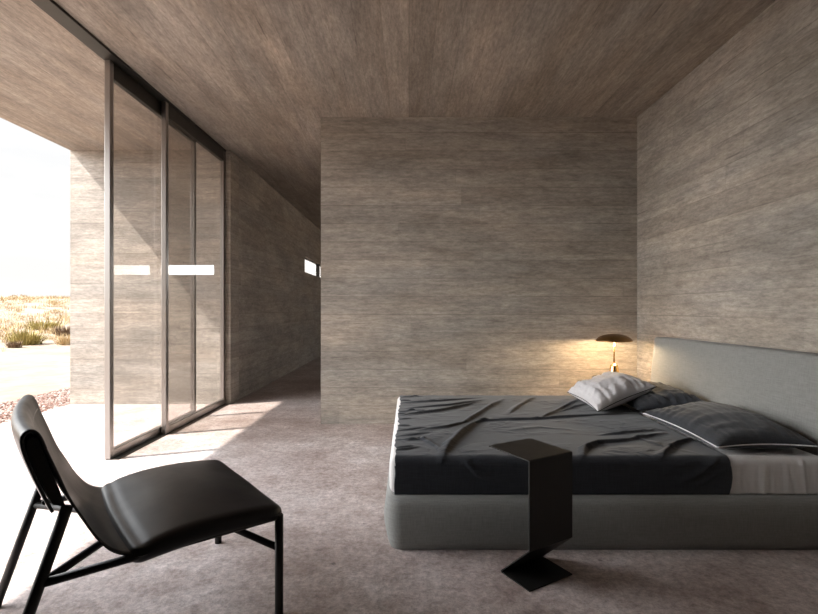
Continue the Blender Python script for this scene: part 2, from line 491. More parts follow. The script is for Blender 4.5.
def sliding_door(name, xa, xb, ya, yb, label):
    t = empty(name, ((xa + xb) / 2, ya, 0.008)); tag(t, label, 'door', kind='structure')
    T = t.location
    zb, zt = 0.008, 3.178
    def rel(lo, hi): return (tuple(Vector(lo) - T), tuple(Vector(hi) - T))
    for a, b in ((ya, ya + .05), (yb - .05, yb)):
        lo, hi = rel((xa, a, zb), (xb, b, zt)); o = obj('stile', box(lo, hi, .003, 1), M['door_metal'], t); o['kind'] = 'structure'
    lo, hi = rel((xa, ya + .05, zb), (xb, yb - .05, zb + .065)); o = obj('bottom_rail', box(lo, hi, .003, 1), M['door_metal'], t); o['kind'] = 'structure'
    lo, hi = rel((xa, ya + .05, 3.05), (xb, yb - .05, zt)); o = obj('top_rail', box(lo, hi, .003, 1), M['header_metal'], t); o['kind'] = 'structure'
    xm = (xa + xb) / 2
    lo, hi = rel((xm - .004, ya + .05, zb + .065), (xm + .004, yb - .05, 3.05)); o = obj('glass_pane', box(lo, hi), M['glass'], t); o['kind'] = 'structure'
sliding_door('door_1', -2.418, -2.372, 3.84, 5.40, 'outer sliding glass door standing half open, nearest the terrace opening')
sliding_door('door_2', -2.360, -2.314, 4.61, YW - .002, 'inner sliding glass door closed against the concrete wing wall')

# ================================================================== desert outside
def terrain_h(x, y):
    d = math.hypot(x + 0, y - 3)
    h = -0.25
    if d > 18:
        t = min(1, (d - 18) / 60)
        h += 3.1 * t * t * (3 - 2 * t)
        h += (noise.noise(Vector((x * .05, y * .05, 0))) * 0.9) * t
    if d > 78: h += (d - 78) * 0.012
    h += noise.noise(Vector((x * .35, y * .35, 3))) * 0.05 * min(1, max(0, (d - 8) / 10))
    return h
def terrain():
    bm = bmesh.new()
    nr, na = 90, 180
    rings = []
    for i in range(nr):
        r = 2.0 * (1.055 ** i) if i else 0
        r = min(r, 260)
        ring = []
        for k in range(na):
            a = 2*PI*k/na
            x, y = r*math.cos(a), 3 + r*math.sin(a)
            inside = (XL - 1.6 < x < XR + 2 and YN - 1 < y < YF + 1)
            z = terrain_h(x, y)
            ring.append(bm.verts.new((x, y, z - (0.12 if inside else 0))))
        rings.append(ring)
    for A, B in zip(rings[1:], rings[2:]):
        for k in range(na):
            bm.faces.new((A[k], B[k], B[(k+1) % na], A[(k+1) % na]))
    return bm
tag(obj('desert_ground', terrain(), M['sand'], None, True), 'pale sandy desert ground rising to a low hill outside', 'ground', kind='structure')
tag(obj('gravel_strip', boxes([((-5.9, -2.6, -.5), (XL - .005, 12.5, -.16))]), M['gravel_bed']), 'reddish gravel bed along the terrace edge', 'ground', kind='structure')

def stones():
    bm = bmesh.new()
    rs = random.Random(3)
    base = bmesh.new(); bmesh.ops.create_icosphere(base, subdivisions=1, radius=1)
    bv = [v.co.copy() for v in base.verts]; bf = [[v.index for v in f.verts] for f in base.faces]
    base.free()
    for i in range(9500):
        x = rs.uniform(-5.85, XL - .06); y = rs.uniform(3.6, 9.8)
        r = rs.uniform(.009, .022)
        sc = (r * rs.uniform(.8, 1.3), r * rs.uniform(.8, 1.3), r * rs.uniform(.5, .8))
        a = rs.uniform(0, PI)
        vs = []
        for v in bv:
            q = 1 + rs.uniform(-.15, .15)
            px, py = v.x * sc[0] * q, v.y * sc[1] * q
            vs.append(bm.verts.new((x + px*math.cos(a) - py*math.sin(a), y + px*math.sin(a) + py*math.cos(a), -.155 + v.z * sc[2])))
        for f in bf: bm.faces.new([vs[k] for k in f])
    return bm
tag(obj('gravel', stones(), M['stones']), 'loose reddish gravel stones beside the terrace', 'gravel', kind='stuff')

def tuft(bm, x, y, z, r, h, nb, rs, spread=0.7):
    for i in range(nb):
        a = rs.uniform(0, 2*PI); q = rs.uniform(0, 1) ** .6 * r * .5
        bx, by = x + q*math.cos(a), y + q*math.sin(a)
        a2 = a + rs.uniform(-.7, .7)
        ln = h * rs.uniform(.55, 1.0); t = rs.uniform(.1, spread)
        tip = Vector((bx + math.cos(a2)*ln*t, by + math.sin(a2)*ln*t, z + ln*math.sqrt(max(.1, 1 - t*t))))
        wd = max(.008, ln * .035)
        sx, sy = -math.sin(a2 + rs.uniform(-1, 1))*wd, math.cos(a2)*wd
        mid = Vector((bx, by, z)).lerp(tip, .5) + Vector((0, 0, ln*.06))
        v1 = bm.verts.new((bx - sx, by - sy, z - .03)); v2 = bm.verts.new((bx + sx, by + sy, z - .03))
        v3 = bm.verts.new((mid.x + sx*.8, mid.y + sy*.8, mid.z)); v4 = bm.verts.new((mid.x - sx*.8, mid.y - sy*.8, mid.z))
        v5 = bm.verts.new(tip)
        bm.faces.new((v1, v2, v3, v4)); bm.faces.new((v4, v3, v5))
def meadow():
    bm = bmesh.new(); rs = random.Random(11)
    n = 0
    while n < 4600:
        # outside to the left and beyond
        ang = rs.uniform(math.radians(97), math.radians(178)); d = 19 + 75 * rs.random() ** 1.3
        x, y = d*math.cos(ang), 3 + d*math.sin(ang)
        dens = noise.noise(Vector((x*.09, y*.09, 7))) * .5 + .5
        if d < 30 and rs.random() > max(0, (d - 18) / 12) * dens * 1.5: continue
        if any(math.hypot(x - a_, y - b_) < 1.3 for a_, b_ in ((-15.2, 19.2), (-14.6, 17.9), (-16.6, 23.4), (-13.6, 19.3), (-20.0, 26.5))): continue
        n += 1
        tuft(bm, x, y, terrain_h(x, y), rs.uniform(.5, 1.1), rs.uniform(.22, .5), 24, rs, .92)
    return bm
tag(obj('dry_grass', meadow(), M['dry_grass']), 'straw-coloured dry grass covering the low desert hill', 'grass', kind='stuff')
def shrub(x, y, r, h, mat, label, nb=260):
    bm = bmesh.new(); rs = random.Random(int(abs(x * 100)))
    tuft(bm, 0, 0, 0, r, h, nb, rs, .9)
    o = obj('desert_shrub', bm, M[mat], None, False, (x, y, terrain_h(x, y)))
    tag(o, label, 'shrub', 'shrubs on the sand outside')
shrub(-15.2, 19.2, 1.0, .75, 'green_grass', 'largest olive shrub on the sand at the foot of the hill')
shrub(-14.6, 17.9, .4, .32, 'dark_shrub', 'small dark brown shrub on bare sand nearest the terrace')
shrub(-16.6, 23.4, .8, .6, 'dark_shrub', 'brown shrub close to the edge of the wing wall in front of the hill')
shrub(-13.6, 19.3, .7, .5, 'dry_grass', 'pale straw tuft on the sand beside the wing wall')
shrub(-20.0, 26.5, 1.5, .7, 'green_grass', 'wide green-yellow shrub further back on the hill foot')

# ================================================================== bed
bed = empty('bed', (1.1, 3.3, 0))
tag(bed, 'low wide bed with grey woven upholstered base and headboard against the right concrete wall', 'bed')
BO = Vector((1.1, 3.3, 0))
def local(bm, o):
    bmesh.ops.translate(bm, vec=-Vector(o), verts=bm.verts[:]); return bm
def soft_base():
    # rounded upholstered slab with bulging sides
    bx0, bx1, by0, by1, H = -0.108, 2.30, 2.398, 4.30, 0.264
    prof = [(0.012, 0.001), (-0.002, 0.04), (-0.018, 0.12), (-0.02, 0.17), (-0.012, 0.225), (0.004, 0.258), (0.022, H - .002), (0.045, H)]
    bm = bmesh.new(); rings = []
    R = .075
    for d, z in prof:
        pts = []
        for cx, cy, a0 in ((bx1 - R, by1 - R, 0), (bx0 + R, by1 - R, PI/2), (bx0 + R, by0 + R, PI), (bx1 - R, by0 + R, 1.5*PI)):
            for k in range(7):
                a = a0 + PI/2*k/6
                pts.append(bm.verts.new((cx + (R - d)*math.cos(a), cy + (R - d)*math.sin(a), z)))
        rings.append(pts)
    n = len(rings[0])
    for A, B in zip(rings, rings[1:]):
        for i in range(n): bm.faces.new((A[i], A[(i+1) % n], B[(i+1) % n], B[i]))
    bm.faces.new(rings[0][::-1]); bm.faces.new(rings[-1])
    return bm
bb = obj('bed_base', local(soft_base(), BO), M['grey_fabric'], bed, True)
# welt along top of the base
bm = bmesh.new()
pts = []
for cx, cy, a0 in ((2.22, 4.24, 0), (-.035, 4.24, PI/2), (-.035, 2.485, PI), (2.22, 2.485, 1.5*PI)):
    for k in range(7):
        a = a0 + PI/2*k/6; pts.append((cx + .052*math.cos(a), cy + .052*math.sin(a), .259))
sweep(bm, pts, .006, 8, True)
obj('welt', local(bm, BO), M['grey_fabric'], bb, True)

def headboard():
    # section in X-Z swept along Y, face leaning back toward the wall, slightly bowed
    bm = bmesh.new()
    sec = [(2.145, .03), (2.135, .30), (2.142, .50), (2.165, .72), (2.186, .90), (2.190, .938), (2.196, .948), (2.208, .951), (2.30, .951), (2.325, .948), (2.335, .94), (2.335, .03)]
    y0, y1 = 2.33, 4.32
    ys = [(y0, .014), (y0 + .004, .006), (y0 + .014, 0), ((y0+y1)/2, 0), (y1 - .014, 0), (y1 - .004, .006), (y1, .014)]
    cx, cz = 2.24, .5
    rings = []
    for y, ins in ys:
        r = []
        for x, z in sec:
            dx = cx - x; dz = cz - z; l = math.hypot(dx, dz)
            r.append(bm.verts.new((x + dx/l*ins, y, z + dz/l*ins)))
        rings.append(r)
    n = len(sec)
    for A, B in zip(rings, rings[1:]):
        for i in range(n): bm.faces.new((A[i], B[i], B[(i+1) % n], A[(i+1) % n]))
    bm.faces.new(rings[0]); bm.faces.new(rings[-1][::-1])
    bmesh.ops.recalc_face_normals(bm, faces=bm.faces)
    return bm
obj('headboard', local(headboard(), BO), M['grey_fabric'], bed, True)

MX0, MX1, MY0, MY1, MZ0, MZ1 = -0.100, 2.125, 2.445, 4.21, 0.262, 0.446
def mattress():
    bm = bmesh.new()
    add_box(bm, (MX0, MY0, MZ0), (MX1, MY1, MZ1))
    bmesh.ops.subdivide_edges(bm, edges=bm.edges[:], cuts=1)
    bmesh.ops.bevel(bm, geom=[e for e in bm.edges if len(e.link_faces) == 2 and e.calc_face_angle(0) > 1], offset=.035, segments=5, affect='EDGES', profile=.5)
    return bm
mt = obj('mattress', local(mattress(), BO), M['sheet'], bed, True)
mt['label'] = 'mattress in an off-white fitted sheet'
# creased lower half of the sheet seen at the head end
def sheet_front():
    bm = bmesh.new(); nx, nz = 90, 26
    g = []
    for i in range(nx + 1):
        x = 1.615 + (2.12 - 1.615) * i / nx
        row = []
        for j in range(nz + 1):
            t = j / nz
            if t < .7: z = MZ0 + .004 + (MZ1 - .035 - MZ0) * t / .7; y = MY0 - .004
            else:
                a = (t - .7) / .3 * PI/2
                z = MZ1 - .035 + .039*math.sin(a); y = MY0 + .035 - .039*math.cos(a)
            w = noise.noise(Vector((x * 16, t * .7, 1))) * .008 + noise.noise(Vector((x * 36, t * 1.6, 4))) * .005
            w += .004*math.exp(-((x - 1.88)/.012)**2) + .004*math.exp(-((x - 2.0 + .02*t)/.01)**2)
            row.append(bm.verts.new((x, y - abs(w) * (1 - .5*t), z)))
        g.append(row)
    for i in range(nx):
        for j in range(nz): bm.faces.new((g[i][j], g[i+1][j], g[i+1][j+1], g[i][j+1]))
    return bm
o = obj('sheet_overhang', local(sheet_front(), BO), M['sheet'], mt, True)
md = o.modifiers.new('s', 'SOLIDIFY'); md.thickness = .003; md.offset = -1

# ---- bedspread
def seg_dist(X, Y, a, b):
    ax, ay = a; bx, by = b
    dx, dy = bx - ax, by - ay
    L2 = dx*dx + dy*dy
    t = np.clip(((X - ax)*dx + (Y - ay)*dy) / L2, 0, 1)
    px, py = ax + t*dx, ay + t*dy
    side = (X - ax)*dy - (Y - ay)*dx
    return np.hypot(X - px, Y - py), t, np.sign(side)
RIDGES = [
    ([(-0.055, 3.836), (0.251, 3.919), (0.66, 4.097)], 0.012, 0.02),
    ([(-0.052, 3.624), (0.318, 3.756), (0.674, 4.029)], 0.014, 0.02),
    ([(-0.042, 3.402), (0.226, 3.535), (0.635, 3.941)], 0.015, 0.02),
    ([(0.068, 2.98), (0.24, 3.056), (0.369, 3.191), (0.533, 3.535), (0.778, 4.006)], 0.017, 0.022),
    ([(0.172, 2.453), (0.219, 2.651), (0.321, 2.932), (0.425, 3.163), (0.549, 3.278)], 0.022, 0.024),
    ([(0.377, 3.205), (0.611, 3.248), (0.887, 3.278), (1.349, 3.418), (1.655, 3.467)], 0.016, 0.02),
    ([(0.856, 3.263), (1.074, 3.535), (1.399, 4.006)], 0.014, 0.018),
    ([(0.702, 3.434), (0.837, 3.717), (1.081, 4.121)], 0.012, 0.025),
    ([(0.888, 2.47), (0.943, 2.594), (1.04, 2.691), (1.224, 2.742), (1.532, 2.908)], 0.022, 0.022),
    ([(1.277, 2.453), (1.446, 2.651), (1.634, 2.795)], 0.018, 0.018),
    ([(1.129, 2.862), (1.263, 2.896), (1.496, 2.98)], 0.012, 0.016),
    ([(0.977, 3.402), (1.227, 3.642), (1.45, 3.877)], 0.011, 0.018),
    ([(1.278, 2.932), (1.375, 2.651), (1.464, 2.522)], 0.007, 0.03),
    ([(-0.028, 2.732), (0.064, 2.795), (0.147, 2.632), (0.167, 2.522)], 0.01, 0.016),
    ([(0.586, 2.956), (0.827, 3.056), (1.022, 2.98)], 0.006, 0.03),
    ([(-0.078, 3.528), (0.011, 3.561), (0.101, 3.615)], 0.008, 0.011),
    ([(-0.078, 4.055), (0.011, 4.095), (0.1, 4.16)], 0.008, 0.011),
    ([(-0.078, 2.548), (-0.011, 2.579), (0.056, 2.629)], 0.008, 0.011),
    ([(-0.078, 3.571), (0.024, 3.568), (0.126, 3.562)], 0.008, 0.011),
    ([(-0.078, 3.274), (-0.028, 3.285), (0.021, 3.303)], 0.008, 0.011),
    ([(-0.078, 3.447), (-0.047, 3.448), (-0.016, 3.449)], 0.008, 0.011),
    ([(-0.078, 2.961), (0.025, 2.998), (0.129, 3.058)], 0.008, 0.011),
    ([(-0.078, 2.763), (0.016, 2.762), (0.11, 2.759)], 0.008, 0.011),
    ([(-0.078, 3.519), (-0.038, 3.515), (0.002, 3.508)], 0.008, 0.011),
    ([(-0.078, 3.938), (-0.031, 3.939), (0.016, 3.941)], 0.008, 0.011),
    ([(-0.078, 4.121), (0.022, 4.128), (0.122, 4.14)], 0.008, 0.011),
    ([(-0.078, 4.086), (-0.005, 4.109), (0.068, 4.145)], 0.008, 0.011),
    ([(-0.078, 2.838), (0.027, 2.871), (0.133, 2.924)], 0.008, 0.011),
    ([(-0.078, 4.095), (0.023, 4.103), (0.125, 4.116)], 0.008, 0.011),
    ([(-0.078, 3.096), (-0.035, 3.095), (0.009, 3.095)], 0.008, 0.011),
    ([(-0.078, 2.607), (-0.024, 2.622), (0.03, 2.644)], 0.008, 0.011),
    ([(0.32, 2.4), (0.42, 2.36), (0.52, 2.345)], 0.012, 0.014),
    ([(0.28, 2.44), (0.34, 2.37), (0.46, 2.32)], 0.01, 0.014),
    ([(1.35, 2.32), (1.46, 2.37), (1.57, 2.45)], 0.01, 0.016),
    ([(1.42, 2.3), (1.5, 2.34), (1.6, 2.4)], 0.008, 0.014)]
def spread():
    nx, nv = 300, 330
    rr = .040
    # path around the mattress: front hem -> top -> far side
    ysf = MY0 - .007; ysb = MY1 + .007; zt = MZ1 + .006
    Lf = zt - rr - (MZ0 + .004); arc = rr*PI/2; Lt = (ysb - ysf) - 2*rr; Lb = .12
    tot = Lf + arc + Lt + arc + Lb
    s = np.linspace(0, tot, nv)
    # denser rows near the front edge
    yy = np.zeros(nv); zz = np.zeros(nv); ny = np.zeros(nv); nz_ = np.zeros(nv)
    for i, q in enumerate(s):
        if q < Lf: yy[i], zz[i], ny[i], nz_[i] = ysf, MZ0 + .004 + q, -1, 0
        elif q < Lf + arc:
            a = (q - Lf)/rr; yy[i] = ysf + rr - rr*math.cos(a); zz[i] = zt - rr + rr*math.sin(a); ny[i] = -math.cos(a); nz_[i] = math.sin(a)
        elif q < Lf + arc + Lt: yy[i], zz[i], ny[i], nz_[i] = ysf + rr + (q - Lf - arc), zt, 0, 1
        elif q < Lf + 2*arc + Lt:
            a = (q - Lf - arc - Lt)/rr; yy[i] = ysb - rr + rr*math.sin(a); zz[i] = zt - rr + rr*math.cos(a); ny[i] = math.sin(a); nz_[i] = math.cos(a)
        else: yy[i] = ysb; zz[i] = zt - rr - (q - Lf - 2*arc - Lt); ny[i] = 1; nz_[i] = 0
    u = np.linspace(0, 1, nx)
    U, Sg = np.meshgrid(u, s, indexing='ij')
    # right hem position varies down the front
    vfr = np.clip(s/Lf, 0, 1)
    xr = 1.612 + .016*np.sin(vfr*PI*.8)
    xr = np.where(s > Lf, 1.62 + (s - Lf)*.02, xr)
    xl = MX0 + .027 + .006*np.sin(s*9)*(s > Lf)
    # wavy left hem
    xl = xl + np.array([noise.noise(Vector((q*14, 2, 0)))*.012 for q in s])
    X = xl[None, :] + U*(xr - xl)[None, :]
    Yf = (s - Lf - arc)[None, :] + ysf + rr          # unrolled Y
    Yf = np.broadcast_to(Yf, X.shape)
    H = np.zeros_like(X)
    for pts, h, wdt in RIDGES:
        best = np.full(X.shape, 9.0); T = np.zeros_like(X); Sd = np.ones_like(X)
        n = len(pts) - 1
        for k in range(n):
            d, t, sd_ = seg_dist(X, Yf, pts[k], pts[k+1])
            mk = d < best
            best = np.where(mk, d, best); T = np.where(mk, (k + t)/n, T); Sd = np.where(mk, sd_, Sd)
        env = np.clip(np.sin(np.clip(T, 0.02, .98)*PI), 0, 1)**.5
        ww = wdt*np.where(Sd > 0, .55, 1.3)
        H += h*env*(np.exp(-(best/ww)**2)) - h*.35*env*np.exp(-((best - 2.2*wdt)/(1.4*wdt))**2)
    nzv = np.zeros_like(X)
    for i in range(0, nx):
        for j in range(0, nv):
            a = noise.noise(Vector((X[i, j]*2.6, Yf[i, j]*4.5, 0)))
            b = noise.noise(Vector((X[i, j]*9 + a*1.5, Yf[i, j]*15 + a*2, 5)))
            c_ = noise.noise(Vector((X[i, j]*7 + b*.8, Yf[i, j]*11 - X[i, j]*4, 9)))
            nzv[i, j] = a*.007 + max(0, b)*.004 + max(0, .09 - abs(c_))*.045*max(0, a + .25)
    H += nzv
    H = np.maximum(H, -.001)
    flat = np.clip(U/.02, 0, 1)
    fr = (s < Lf)[None, :]
    H = np.where(fr, H*.5, H)
    bm = bmesh.new(); g = []
    for i in range(nx):
        row = []
        for j in range(nv):
            x = X[i, j]
            h = H[i, j]
            z = zz[j] + nz_[j]*h; y = yy[j] + ny[j]*h
            dl = x - (MX0)
            if dl < .035:               # follows the rounded foot edge
                t = (.035 - dl)/.035
                z -= (1 - math.sqrt(max(0, 1 - min(1, t)**2)))*.03*max(0, nz_[j])
            row.append(bm.verts.new((x, y, z)))
        g.append(row)
    for i in range(nx-1):
        for j in range(nv-1): bm.faces.new((g[i][j], g[i+1][j], g[i+1][j+1], g[i][j+1]))
    return bm
sp = obj('bedspread', spread(), M['dark_linen'], None, True)
md = sp.modifiers.new('s', 'SOLIDIFY'); md.thickness = .004; md.offset = 0
tag(sp, 'charcoal creased linen bedspread covering most of the bed and hanging down its front', 'bedspread')

# ---- pillows
def pillow(name, corners, thick, mat, cord, label, seed, cord_r=.003, sag=0.0, amp=.008, group='pillows at the head of the bed', flat_bottom=0.459):
    """corners a,b,c,d (bilinear patch), bulging both ways"""
    a, b, c, d = [Vector(p) for p in corners]
    o0 = (a + b + c + d)/4
    n = 90
    nrm = ((b - a).cross(d - a) + (c - b).cross(a - b)).normalized()
    if nrm.z < 0: nrm = -nrm
    def P(u, v):
        # pulled-in sides between the corners
        ku = .055*math.sin(PI*v)*(2*u - 1)**3
        kv = .055*math.sin(PI*u)*(2*v - 1)**3
        u2, v2 = u - ku, v - kv
        return (a*(1-u2)*(1-v2) + b*u2*(1-v2) + c*u2*v2 + d*(1-u2)*v2)
    def E(u, v):
        e = (4*u*(1-u))*(4*v*(1-v))
        return max(0, e)**.42
    bm = bmesh.new(); top = []; bot = []
    for i in range(n+1):
        rt, rb = [], []
        for j in range(n+1):
            u, v = i/n, j/n
            # cluster samples near edges
            u = .5 - .5*math.cos(PI*u); v = .5 - .5*math.cos(PI*v)
            p = P(u, v); e = E(u, v)
            edge = math.exp(-((min(u, 1-u, v, 1-v))/.10))
            q = noise.noise(Vector((u*3 + seed, v*4, seed)))
            # gather creases running in from the seams
            au = noise.noise(Vector((u*15, seed*3, v*1.5)))*math.exp(-min(v, 1-v)/.28) + noise.noise(Vector((v*15, seed*5, u*1.5)))*math.exp(-min(u, 1-u)/.25)
            cr_ = abs(noise.noise(Vector((u*5 + v*4, (v - u)*9, seed + 8))))
            w = q*amp*1.6 + au*amp*2.6 - max(0, .10 - cr_)*amp*4
            et = e
            tp = p + nrm*(thick*.62*et + w*min(1, e*1.6))
            bt = p - nrm*(thick*.38*et)
            if flat_bottom is not None:
                bt.z = max(bt.z, flat_bottom); tp.z = max(tp.z, flat_bottom + .002)
            rim = (i in (0, n) or j in (0, n))
            vt = bm.verts.new(tp - o0)
            rt.append(vt); rb.append(vt if rim else bm.verts.new(bt - o0))
        top.append(rt); bot.append(rb)
    for i in range(n):
        for j in range(n):
            bm.faces.new((top[i][j], top[i+1][j], top[i+1][j+1], top[i][j+1]))
            try: bm.faces.new((bot[i][j], bot[i][j+1], bot[i+1][j+1], bot[i+1][j]))
            except ValueError: pass
    bmesh.ops.recalc_face_normals(bm, faces=bm.faces)
    o = obj(name, bm, M[mat], None, True, o0)
    tag(o, label, 'pillow', group)
    per = [P(t, 0) for t in np.linspace(0, 1, 40)[:-1]] + [P(1, t) for t in np.linspace(0, 1, 40)[:-1]] + [P(1 - t, 1) for t in np.linspace(0, 1, 40)[:-1]] + [P(0, 1 - t) for t in np.linspace(0, 1, 40)[:-1]]
    if cord:
        bm = bmesh.new(); sweep(bm, [p - o0 for p in per], cord_r, 8, True)
        pc = obj('piping', bm, M[cord], o, True)
    return o
top = MZ1 + .010
# dark one lying behind, against the headboard
pillow('pillow', [(1.63, 3.44, top + .025), (2.10, 3.33, top + .075), (2.13, 4.12, top + .09), (1.66, 4.16, top + .045)], .15, 'dark_linen', 'dark_cord',
       'charcoal pillow against the headboard, half hidden under the pale grey pillow', 2.3, .0025)
# pale one leaning on it
pillow('pillow', [(1.315, 3.37, top + .028), (1.84, 3.60, top + .165), (1.83, 4.14, top + .145), (1.34, 4.10, top + .04)], .20, 'light_linen', 'dark_cord',
       'pale grey pillow with dark piping at the far side of the bed', 5.1, .003, amp=.012)
# dark one in front with white cord
pillow('pillow', [(1.565, 2.455, top + .042), (2.085, 2.46, top + .045), (2.11, 3.26, top + .09), (1.595, 3.30, top + .035)], .165, 'dark_linen2', 'white_cord',
       'slate grey pillow edged with white piping at the near side of the bed', 9.4, .0032, amp=.0065)

# ================================================================== bedside table and lamp
TZ = 0.548
nt_ = empty('bedside_table', (1.94, 4.65, 0))
tag(nt_, 'small round dark bedside table in the corner behind the bed', 'bedside table')
bm = bmesh.new(); lathe(bm, [(0, TZ - .02), (.164, TZ - .02), (.170, TZ - .016), (.170, TZ - .003), (.167, TZ), (0, TZ)])
obj('table_top', bm, M['stand_wood'], nt_)
bm = bmesh.new(); add_tube(bm, (0, 0, .012), (0, 0, TZ - .02), .018, 24)
obj('stem', bm, M['stand_wood'], nt_, True)
bm = bmesh.new(); lathe(bm, [(0, 0), (.135, 0), (.138, .004), (.135, .009), (.03, .014), (0, .014)])
obj('base', bm, M['stand_wood'], nt_)

lamp = empty('table_lamp', (1.962, 4.63, TZ))
tag(lamp, 'lit brass table lamp with a shallow dome shade on the bedside table', 'lamp')
bm = bmesh.new()
lathe(bm, [(0, 0.0), (.058, 0.0), (.060, .006), (.052, .010), (.050, .014), (.048, .03), (.042, .07), (.037, .100), (.034, .112), (.031, .118), (.016, .122), (.013, .132), (0, .132)])
obj('base', bm, M['brass'], lamp, True)
bm = bmesh.new(); add_tube(bm, (0, 0, .10), (0, 0, .375), .0075, 20)
obj('stem', bm, M['brass'], lamp, True)
bm = bmesh.new()
R0 = .166
outer = [(R0*q, .346 + .068*max(0, 1 - q**2.3)**.62) for q in [1, .995, .985, .965, .94, .90, .85, .78, .7, .6, .5, .4, .3, .2, .1, 0]]
inner = [(r*.965, z - .004) for r, z in outer[::-1]]
inner[0] = (0, inner[0][1])
lathe(bm, outer + inner + [outer[0]])
sh = obj('shade', bm, M['brass_dark'], lamp, True)
# two small bulbs each side of the stem under the shade
mb, nb_, pb = new_mat('frosted_bulb')
pb.inputs['Emission Color'].default_value = (1.0, .68, .33, 1); pb.inputs['Emission Strength'].default_value = 60
pb.inputs['Base Color'].default_value = (.9, .85, .75, 1)
for sx in (-1, 1):
    bm = bmesh.new(); bmesh.ops.create_uvsphere(bm, u_segments=16, v_segments=10, radius=.016)
    bmesh.ops.translate(bm, vec=(sx*.075, 0, .368), verts=bm.verts[:])
    add_tube(bm, (0, 0, .368), (sx*.061, 0, .368), .007, 10)
    obj('bulb', bm, mb, lamp, True)
    ld = bpy.data.lights.new('lamp_light', 'POINT'); ld.energy = 7; ld.color = (1.0, .76, .46); ld.shadow_soft_size = .012
    lo = bpy.data.objects.new('lamp_light', ld); C.objects.link(lo); lo.parent = lamp; lo.location = (sx*.085, -.022, .352)

# ================================================================== black folded steel side table
st = empty('side_table', (.58, 2.17, 0))
tag(st, 'black folded sheet steel side table standing in front of the bed', 'side table')
SO = Vector((.58, 2.17, 0))
F = Vector((.510, 2.050, 0)); Rr = Vector((.737, 2.183, 0))
e1 = (Rr - F).normalized(); e2 = Vector((-e1.y, e1.x, 0))          # e2 points away from the viewer
W = (Rr - F).length; TH = .005
def plate(pts):
    """strip of plates following profile pts=(depth along e2, z), width W along e1"""
    pts2 = [Vector(p) for p in pts]
    n = len(pts2); offs = []
    for i in range(n):
        if i == 0: d = (pts2[1] - pts2[0]).normalized(); nn = Vector((-d.y, d.x)); offs.append(nn*TH)
        elif i == n-1: d = (pts2[-1] - pts2[-2]).normalized(); nn = Vector((-d.y, d.x)); offs.append(nn*TH)
        else:
            d1 = (pts2[i] - pts2[i-1]).normalized(); d2 = (pts2[i+1] - pts2[i]).normalized()
            n1 = Vector((-d1.y, d1.x)); n2 = Vector((-d2.y, d2.x)); b = (n1 + n2).normalized()
            offs.append(b*(TH/max(.3, b.dot(n1))))
    A = pts2; B = [p + q for p, q in zip(pts2, offs)]
    bm = bmesh.new()
    def vv(p, w_): return bm.verts.new(F + e1*w_ + e2*p.x + Vector((0, 0, p.y)) - SO)
    a0 = [vv(p, 0) for p in A]; a1 = [vv(p, W) for p in A]; b0 = [vv(p, 0) for p in B]; b1 = [vv(p, W) for p in B]
    for i in range(n-1):
        bm.faces.new((a0[i], a0[i+1], a1[i+1], a1[i])); bm.faces.new((b0[i], b1[i], b1[i+1], b0[i+1]))
        bm.faces.new((a0[i], b0[i], b0[i+1], a0[i+1])); bm.faces.new((a1[i], a1[i+1], b1[i+1], b1[i]))
    bm.faces.new((a0[0], a1[0], b1[0], b0[0])); bm.faces.new((a0[-1], b0[-1], b1[-1], a1[-1]))
    bmesh.ops.recalc_face_normals(bm, faces=bm.faces)
    return bm
Z0 = .557
up = [(.266, Z0), (.006, Z0), (.0018, Z0 - .0018), (0, Z0 - .006)]
obj('table_top', plate(up), M['black_metal'], st)
obj('upright_panel', plate([(0, Z0 - .006), (0, .170)]), M['black_metal'], st)
obj('sloping_panel', plate([(0, .170), (.178, .0055)]), M['black_metal'], st)
obj('base_plate', plate([(.180, .0055), (.0, .0055)]), M['black_metal'], st)

# ================================================================== lounge chair
CH = Vector((-.51, 1.90, 0)); wv = Vector((-.626, .780, 0)); dv = Vector((-.780, -.626, 0)); CW = .75
ch = empty('lounge_chair', CH + wv*CW/2 + dv*.4)
tag(ch, 'low armless black leather lounge chair with thin black steel legs at the left', 'chair')
CO = ch.location
def cp(s, z, wd): return CH + dv*s + wv*wd + Vector((0, 0, z)) - CO
RB = .0165
def leg_bm(a, b):
    bm = bmesh.new(); add_tube(bm, a, b, RB, 16); return bm
for wd in (.0, CW):
    obj('leg', leg_bm(cp(0, .392, wd), cp(0, 0, wd)), M['black_metal'], ch, True)
    obj('leg', leg_bm(cp(.68, .600, wd), cp(.87, 0.0, wd)), M['black_metal'], ch, True)
    sgn = 1 if wd == 0 else -1
    bm = bmesh.new(); add_tube(bm, cp(.742, .386, wd), cp(-.002, .388, wd), RB*.82, 14)
    obj('side_rail', bm, M['black_metal'], ch, True)
    bm = bmesh.new(); add_tube(bm, cp(.748, .384, wd), cp(.42, .372, CW/2), RB*.8, 12)
    obj('brace', bm, M['black_metal'], ch, True)
    bm = bmesh.new(); add_tube(bm, cp(0, .262, wd), cp(.26, .372, CW/2), RB*.8, 12)
    obj('brace', bm, M['black_metal'], ch, True)
bm = bmesh.new(); add_tube(bm, cp(.0, .388, 0), cp(.0, .388, CW), RB*.9, 14); obj('cross_bar', bm, M['black_metal'], ch, True)
bm = bmesh.new(); add_tube(bm, cp(.25, .376, CW/2), cp(.43, .376, CW/2), RB, 14); obj('cross_bar', bm, M['black_metal'], ch, True)

